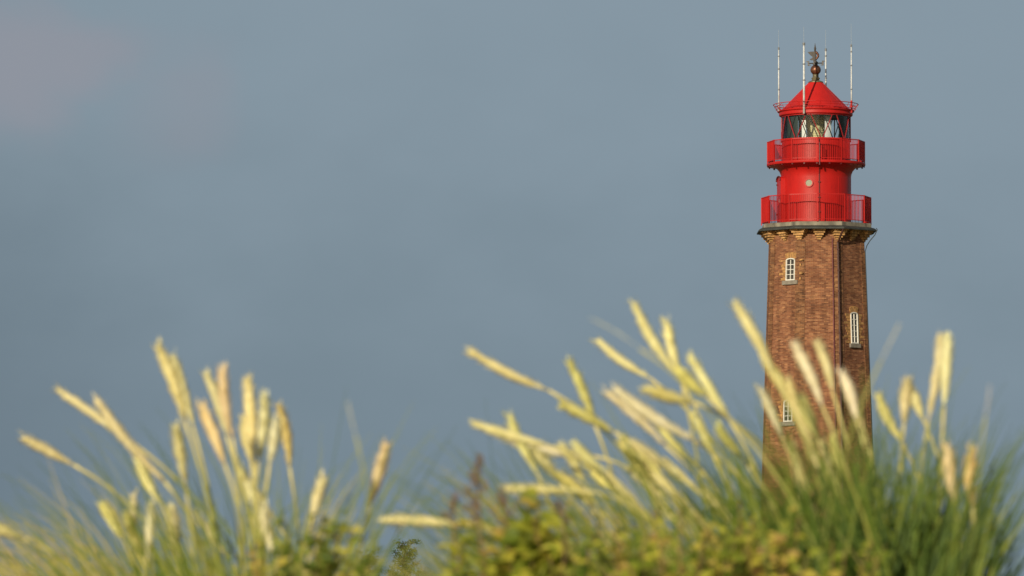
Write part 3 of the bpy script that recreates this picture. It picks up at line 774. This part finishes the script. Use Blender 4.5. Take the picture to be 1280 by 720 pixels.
S = [
 # left tuft
 ((30, 547), (92, 581), STRAW, GL, 'short yellow head nodding alone at the outer left edge of the left tuft'),
 ((72, 487), (164, 552), STRAW, GL, 'long yellow head arching left, upper of the two long bowed heads in the left tuft'),
 ((122, 499), (206, 602), STRAW, GL, 'long yellow head bowed left, lower and steeper of two parallel arching heads'),
 ((170, 568), (204, 634), STRAW, GL, 'yellow head tucked beneath the two long arching heads'),
 ((198, 433), (231, 526), STRAW, GL, 'tallest yellow head of the left tuft, its tip rising above every neighbour'),
 ((215, 444), (242, 534), STRAW, GL, 'yellow head pressed against the right side of the tallest head in the left tuft'),
 ((221, 533), (232, 608), STRAW, GL, 'upright slender head directly below the tallest pair of the left tuft'),
 ((258, 468), (283, 545), STRAW, GL, 'yellow head tilted left, first tip right of the tallest pair in the left tuft'),
 ((280, 460), (291, 548), GOLD, GL, 'upright golden head, second tip right of the tallest pair in the left tuft'),
 ((252, 506), (281, 580), GOLD, GL, 'golden brown head leaning left, lower outer head of the central cluster of the left tuft'),
 ((309, 473), (317, 571), STRAW, GL, 'straight upright yellow head standing alone between two clusters of the left tuft'),
 ((304, 524), (314, 578), STRAW, GL, 'short head half hidden against the left side of a straight upright head'),
 ((332, 495), (323, 575), PALE, GL, 'pale yellow head leaning slightly right, crossing the neighbour on its left'),
 ((350, 510), (362, 583), GOLD, GL, 'plump golden head at the right end of the clustered heads of the left tuft'),
 ((344, 526), (337, 580), PALE, GL, 'thin pale head squeezed behind the plump golden head'),
 ((-14, 653), (30, 672), STRAW, GL, 'yellow head almost lying flat, cut by the left picture edge'),
 ((128, 632), (152, 674), LIME, GL, 'short greenish yellow head low among the dry leaves of the left tuft'),
 ((160, 643), (180, 704), LIME, GL, 'lowest greenish head of the left tuft, leaning left near the bottom edge'),
 ((405, 596), (391, 648), PALE, GL, 'small pale plump head standing alone, first one right of the left tuft'),
 ((484, 555), (463, 630), GOLD, GL, 'solitary golden head leaning right over the gap between the tufts'),
 # middle
 ((587, 438), (686, 488), LIME, GM, 'long nodding head stretched left against the sky, highest of those left of the middle'),
 ((747, 424), (813, 473), PALE, GM, 'pale head slanting left, just beside the tallest pair of the middle grass'),
 ((711, 453), (744, 532), LIME, GM, 'steep slim head crossed at its foot by a slanting head'),
 ((700, 506), (768, 540), LIME, GM, 'slanting head that crosses the foot of a steep slim head'),
 ((594, 530), (684, 557), PALE, GM, 'long nearly horizontal head with its tip farthest left of a crossing pair'),
 ((622, 542), (744, 570), PALE, GM, 'long nearly horizontal head, lower one of a crossing pair and reaching right'),
 ((637, 520), (672, 592), LIME, GM, 'steep greenish head poking up through two horizontal heads'),
 ((664, 560), (700, 602), LIME, GM, 'short green head just under the two horizontal crossing heads'),
 ((632, 612), (726, 614), PALE, GM, 'flat pale head lying above the yellow leaved weed'),
 ((481, 650), (582, 657), PALE, GM, 'flat pale head lowest of all, pointing left into the gap between the tufts'),
 ((575, 654), (646, 668), STRAW, GM, 'flat straw head continuing the line of the lowest pale head behind the brown weed'),
 ((757, 491), (832, 557), PALE, GM, 'thick pale head, lower of the broad bowed pair in the middle grass'),
 ((768, 486), (868, 550), PALE, GM, 'thick pale head, upper and longer of the broad bowed pair in the middle grass'),
 ((793, 378), (846, 468), STRAW, GM, 'tallest head of the middle grass, leaning left with its tip highest of all stalks'),
 ((833, 403), (850, 470), STRAW, GM, 'straighter head just right of the tallest head of the middle grass'),
 ((806, 486), (866, 503), LIME, GM, 'head almost level, under the feet of the tallest pair of the middle grass'),
 ((850, 466), (884, 496), LIME, GM, 'short greenish head below the tallest pair, pointing up left'),
 ((862, 444), (911, 523), PALE, GM, 'pale slanting head standing alone between the tallest pair and the tower'),
 ((898, 534), (928, 572), LIME, GM, 'small green head below the lone slanting head beside the tower'),
 # right
 ((920, 382), (966, 466), LIME, GR, 'long head whose tip crosses the left edge of the brick tower'),
 ((954, 450), (996, 520), STRAW, GR, 'broad head in front of the left face of the tower, under the long crossing head'),
 ((950, 486), (978, 547), PALE, GR, 'pale head at the left edge of the tower, lower than the broad heads'),
 ((986, 476), (1019, 566), STRAW, GR, 'long bent head hiding part of the lowest tower window'),
 ((1000, 498), (1023, 550), LIME, GR, 'faint short head low in the centre of the tower, right of the lowest window'),
 ((995, 432), (1028, 508), PALE, GR, 'pale orange head leaning left before the middle of the tower front'),
 ((1023, 429), (1041, 490), PALE, GR, 'pale upright head before the tower, next to the rain pipe'),
 ((1053, 466), (1071, 526), PALE, GR, 'head in front of the shaded right face of the tower, below its window'),
 ((1066, 488), (1079, 534), GOLD, GR, 'dull golden head just behind the head on the shaded face of the tower'),
 ((1099, 495), (1128, 553), LIME, GR, 'greenish head leaning left, first one right of the tower'),
 ((1134, 475), (1130, 530), STRAW, GR, 'upright short head, left arm of a V of heads right of the tower'),
 ((1137, 483), (1154, 524), STRAW, GR, 'slanting short head, inner arm of a V of heads right of the tower'),
 ((1177, 419), (1160, 527), STRAW, GR, 'tall head leaning right, left one of the tallest pair right of the tower'),
 ((1186, 421), (1180, 510), PALE, GR, 'tall pale head, right one of the tallest pair right of the tower'),
 ((1185, 557), (1194, 628), GOLD, GR, 'orange tinted upright head low in the green blades, left of two alike'),
 ((1213, 563), (1216, 634), GOLD, GR, 'orange tinted upright head low at the outer right, right of two alike'),
]
rg = random.Random(77)
for i, (t, b_, c, gname, lab) in enumerate(S):
    stalk(t, b_, {(850, 466): 10.0, (280, 460): 10.1, (258, 468): 11.3, (252, 506): 10.2, (806, 486): 10.1, (1185, 557): 10.3, (1213, 563): 10.3}.get(t, rg.uniform(10.3, 11.9)), .0172 * rg.uniform(.85, 1.15), c, lab, gname, tilt=rg.uniform(-.04, .04), seed_=i)
rc = random.Random(12)
for n_, x0, x1, y0, y1, sl, gname, lab, col_ in (
    (17, 690, 945, 515, 610, -.9, GM, 'half hidden greenish yellow head lost among the blurred blades of the middle grass', LIME),
    (5, 990, 1095, 545, 590, -.25, GR, 'half hidden head lost among the green blades in front of the tower', LIME),
    (9, 165, 350, 560, 640, -.25, GL, 'half hidden pale head lost among the stems of the left tuft', PALE)):
    for _ in range(n_):
        x, y = rc.uniform(x0, x1), rc.uniform(y0, y1); L = rc.uniform(50, 80); a = math.atan(sl) + rc.gauss(0, .22)
        stalk((x, y), (x - L * math.sin(a), y + L * math.cos(a)), rc.uniform(10.4, 12.2), .0135, col_, lab, gname, seed_=200 + int(x), stemtint=.45)
NEAR = 'very blurred stalks close to the lens'
PN = (.80, .78, .66, 1)
stalk((1125, 404), (1102, 450), 8.2, .0012, PN, 'faint very blurred pale head leaning right against sky beside the tower', NEAR, seed_=101, stemtint=.3)
stalk((738, 398), (800, 436), 8.2, .0012, PN, 'faint very blurred streak of a head left of the tallest middle heads', NEAR, seed_=102, stemtint=.3)
stalk((1237, 482), (1232, 520), 8.2, .0012, PN, 'faint very blurred head at the outer right against the sky', NEAR, seed_=103, stemtint=.2)
stalk((435, 502), (445, 545), 8.2, .0012, PN, 'faint very blurred head above the gap between the tufts', NEAR, seed_=104, stemtint=.2)

# ------------------------------------------------------------------ grass blades (nobody could count them): one mass per tuft
def blades(name, label, specs, seed_):
    random.seed(seed_)
    rnd = random.Random(seed_)
    mb = MB()
    for (n, x0, x1, y0, y1, leanf, L0, L1, t0, t1, w0, w1) in specs:
        for _ in range(n):
            px = rnd.uniform(x0, x1); Y = rnd.uniform(y0, y1)
            x = at(px, 800, Y).x
            p = Vector((x, Y, gz(x, Y) - .02))
            a = leanf(px) + rnd.gauss(0, .13); L = rnd.uniform(L0, L1)
            bend = rnd.gauss(.35, .25) * (1 if a >= 0 else -1) + rnd.gauss(-.08, .12)
            tip = rnd.gauss(0, .15); pts = [p.copy()]
            ns = 9
            for i in range(ns):
                t = (i + .5) / ns
                g_ = a * (.55 + .45 * t) + bend * t * t
                p = p + Vector((math.sin(g_), tip * .6 + rnd.gauss(0, .01), math.cos(g_))).normalized() * (L / ns)
                pts.append(p.copy())
            blade_mesh(mb, pts, rnd.uniform(w0, w1), max(.01, min(1, rnd.uniform(t0, t1))))
    return tag(mb.build(name, M['blade'], smooth=True), label, 'grass', kind='stuff')
lf = lambda px: (px - 300) / 260 - .05
blades('grass', 'green and straw coloured dune grass blades of the left tuft', [
    (480, 110, 450, 9.9, 12.2, lf, .25, .44, .05, .65, .003, .0075),
    (200, 130, 400, 9.9, 12.2, lf, .38, .60, .3, .85, .003, .007),
    (120, 60, 240, 9.8, 12.4, lambda px: -1.0 + (px - 60) / 500, .40, .66, .6, 1.0, .003, .0055),
    (190, -80, 170, 9.8, 12.4, lambda px: -1.0, .26, .46, .72, 1.0, .003, .0065),
    (40, 380, 500, 9.8, 12.2, lambda px: .28, .20, .36, .0, .4, .003, .005),
    (120, 120, 420, 9.9, 12.2, lf, .48, .74, .1, .6, .0025, .005),
    (60, 100, 420, 9.9, 12.0, lambda px: random.uniform(-1.1, .7), .25, .5, .5, .95, .003, .006),
    (10, 150, 420, 6.0, 7.6, lf, .45, .6, .2, .6, .003, .0045),
], 5)
lm = lambda px: -.62 + (px - 600) / 1500
blades('grass', 'wind-bent green and dry dune grass blades of the middle', [
    (1050, 610, 990, 9.9, 12.2, lm, .25, .48, .1, .8, .003, .009),
    (330, 680, 990, 9.9, 12.2, lm, .42, .64, .3, .9, .003, .009),
    (110, 620, 900, 9.8, 12.2, lambda px: -.95, .30, .5, .55, 1.0, .003, .005),
    (150, 680, 990, 9.9, 12.2, lm, .5, .74, .1, .6, .0025, .005),
    (70, 650, 960, 9.7, 11.6, lambda px: random.uniform(-1.2, .3), .28, .5, .55, 1.0, .003, .006),
    (10, 700, 950, 5.5, 7.6, lm, .4, .55, .2, .6, .003, .0045),
], 6)
lr = lambda px: -.16 + (px - 1000) / 620 if px < 1120 else .03 + (px - 1120) / 560
blades('grass', 'upright deep green dune grass blades at the foot of the tower view', [
    (900, 950, 1215, 9.9, 12.4, lr, .28, .52, .0, .32, .0035, .010),
    (640, 970, 1195, 9.9, 12.4, lr, .44, .66, .0, .40, .0035, .010),
    (28, 960, 1220, 9.9, 11.5, lambda px: random.uniform(-.6, .5), .25, .45, .5, .85, .003, .006),
    (60, 1170, 1225, 9.8, 12.4, lambda px: .34, .24, .44, .05, .5, .003, .0065),
    (70, 990, 1200, 9.7, 11.0, lr, .36, .62, .38, .66, .004, .009),
    (190, 980, 1190, 9.9, 12.0, lr, .56, .76, .0, .42, .003, .007),
    (14, 1000, 1260, 5.5, 7.6, lr, .45, .6, .1, .5, .003, .0045),
], 7)

# ------------------------------------------------------------------ leafy weeds among the grass
def leaf(mb, p, d, up, L, W, tint):
    d = d.normalized(); s = d.cross(up).normalized(); n = s.cross(d)
    vs = [p, p + d * L * .3 + s * W * .42 + n * W * .12, p + d * L * .3 - n * W * .05, p + d * L * .3 - s * W * .42 + n * W * .12,
          p + d * L * .62 + s * W * .40 + n * W * .08, p + d * L * .62 - n * W * .10, p + d * L * .62 - s * W * .40 + n * W * .08, p + d * L - n * W * .3]
    mb.add(vs, [(0, 1, 2), (0, 2, 3), (1, 4, 5, 2), (2, 5, 6, 3), (4, 7, 5), (5, 7, 6)], tint)
def weed(px, py_top, Y, spread, nst, label, t0, t1, lsz, seed_, droop=.4, dens=20):
    nst = int(nst * 1.6)
    rnd = random.Random(seed_)
    top = at(px, py_top, Y)
    x, z0 = top.x, gz(top.x, Y) - .02
    H = top.z - z0
    root = tag(empty('leafy_weed', (x, Y, z0)), label, 'weed', 'leafy weeds among the grass')
    st, lv = MB(), MB()
    for i in range(nst):
        a = rnd.uniform(0, 6.283); r_ = spread * rnd.uniform(.1, 1); h = H * (rnd.uniform(.62, 1.0) if i else 1.0)
        if not i: r_ = 0.0
        e = Vector((math.cos(a) * r_, math.sin(a) * r_ * .7, h)); m_ = Vector((e.x * .35, e.y * .35, h * .6))
        pts = [Vector((e.x * .12, e.y * .12, 0)).lerp(m_, t).lerp(m_.lerp(e, t), t) for t in [k / 8 for k in range(9)]]
        st.tube(pts, [.0034 - .0022 * k / 8 for k in range(9)], 5, tint=rnd.uniform(.05, .9))
        base_t = rnd.uniform(t0 - .1, t1 - .12)
        for k in range(dens):
            t = .45 + .55 * (k + rnd.random() * .9) / (dens + .5); j = min(7, int(t * 8)); p = pts[j].lerp(pts[j + 1], min(1, t * 8 - j))
            g_ = rnd.uniform(0, 6.283)
            d = Vector((math.cos(g_), math.sin(g_), rnd.uniform(-droop, .7)))
            L = lsz * rnd.uniform(.6, 1.15) * (1.1 - .4 * t)
            leaf(lv, p, d, Vector((rnd.gauss(-.2, .45), rnd.gauss(-1.0, .4), .7)), L, L * rnd.uniform(.45, .7), max(.01, min(1, base_t + rnd.gauss(0, .14))))
    st.build('stem', M['twig'], root, smooth=True)
    lv.build('leaves', M['weedleaf'], root)
    return root, H
for args in [
    (392, 642, 9.58, .11, 7, 'low green weed with small leaves under the small pale head', .05, .45, .040, 1),
    (424, 640, 9.63, .10, 7, 'olive green weed at the right foot of the left tuft, before the far treetop', .1, .6, .042, 2),
    (672, 612, 9.66, .07, 6, 'weed with large upright yellow leaves beside the brown flower spike', .42, .56, .088, 3),
    (640, 654, 9.72, .13, 7, 'green and yellow broad leaved weed low under the yellow leaves', .2, .6, .055, 4),
    (705, 641, 9.63, .12, 7, 'yellow green weed right of the large yellow leaves', .2, .6, .045, 11),
    (770, 646, 9.72, .14, 8, 'brownish green weed under the wind-bent middle grass', .25, .75, .045, 5),
    (850, 636, 9.31, .14, 9, 'green weed with brown tipped leaves under the broad bowed pair of heads', .1, .7, .042, 6),
    (925, 625, 9.51, .10, 8, 'olive and rust coloured weed left of the tower foot, tallest of the right-hand weeds', .3, .78, .044, 7),
    (985, 636, 9.72, .11, 9, 'mixed yellow and rust leaved weed straight under the tower', .15, .7, .046, 8),
    (900, 671, 9.59, .14, 9, 'lowest yellow green weed at the bottom edge left of the tower', .2, .7, .042, 9),
    (1040, 676, 9.71, .12, 8, 'low rust and green weed at the bottom edge right of the tower centre', .2, .8, .038, 10),
    (575, 674, 9.35, .05, 5, 'bright yellow green shoots right of the far tree', .35, .5, .050, 12),
    (320, 676, 9.51, .10, 6, 'low weed with brownish leaves at the bottom of the left tuft', .2, .8, .036, 13),
    (805, 672, 9.45, .13, 8, 'dull green and yellow weed directly below the broad bowed pair of heads', .15, .6, .045, 21),
    (960, 668, 9.40, .12, 8, 'olive and orange leaved weed low at the left foot of the tower', .25, .8, .05, 22),
    (735, 684, 9.50, .13, 7, 'lowest green weed between yellow leaves and wind-bent grass', .05, .5, .045, 23),
    (605, 690, 9.60, .10, 7, 'brown and olive weed low beneath the withered flower spike', .3, .9, .04, 24),
]: weed(*args)
# brown seeding weed: spikes of dark clusters
def spike(px, py_top, Y, label, seed_, nbr, h_show, size):
    rnd = random.Random(seed_)
    top = at(px, py_top, Y); x, z0 = top.x, gz(top.x, Y) - .02; H = top.z - z0
    root = tag(empty('seeding_weed', (x, Y, z0)), label, 'weed', 'brown seeding weeds')
    st, fl, lv = MB(), MB(), MB()
    st.tube([(0, 0, 0), (.01, 0, H * .5), (0, 0, H)], [.004, .003, .0015], 5, tint=.8)
    for i in range(nbr):
        t = i / max(1, nbr - 1); z = H - h_show * t; a = rnd.uniform(0, 6.283); L = size * (.4 + .9 * t) * rnd.uniform(.6, 1.2)
        e = Vector((math.cos(a) * L, math.sin(a) * L, z + L * .5)); s0 = Vector((0, 0, z - .01))
        st.tube([s0, e], .0014, 4, tint=.9)
        for _ in range(15):
            q = s0.lerp(e, rnd.uniform(.2, 1.05)) + Vector((rnd.gauss(0, .004), rnd.gauss(0, .004), rnd.gauss(0, .005)))
            d = Vector((rnd.gauss(0, 1), rnd.gauss(0, 1), rnd.gauss(.2, 1)))
            leaf(fl, q, d, Vector((.3, -.6, 1)), rnd.uniform(.006, .012), .006, max(.5, min(1, rnd.gauss(.9, .08))))
    for _ in range(8):
        z = H - h_show - rnd.uniform(0, .1); a = rnd.uniform(0, 6.283)
        leaf(lv, Vector((0, 0, z)), Vector((math.cos(a), math.sin(a), .3)), Vector((0, -.5, 1)), rnd.uniform(.03, .055), .022, rnd.uniform(.15, .75))
    st.build('stem', M['twig'], root); fl.build('flower_spike', M['weedleaf'], root); lv.build('leaves', M['weedleaf'], root)
spike(597, 574, 9.7, 'brown withered flower spike standing tall left of the yellow leaves', 31, 11, .12, .028)
spike(566, 622, 9.7, 'short reddish brown flower spike left of the tall withered one', 32, 4, .04, .022)
spike(632, 618, 9.7, 'dark brown curled flower cluster leaning between spike and yellow leaves', 33, 5, .05, .035)
spike(704, 628, 9.7, 'small brown flower cluster right of the large yellow leaves', 34, 4, .04, .026)
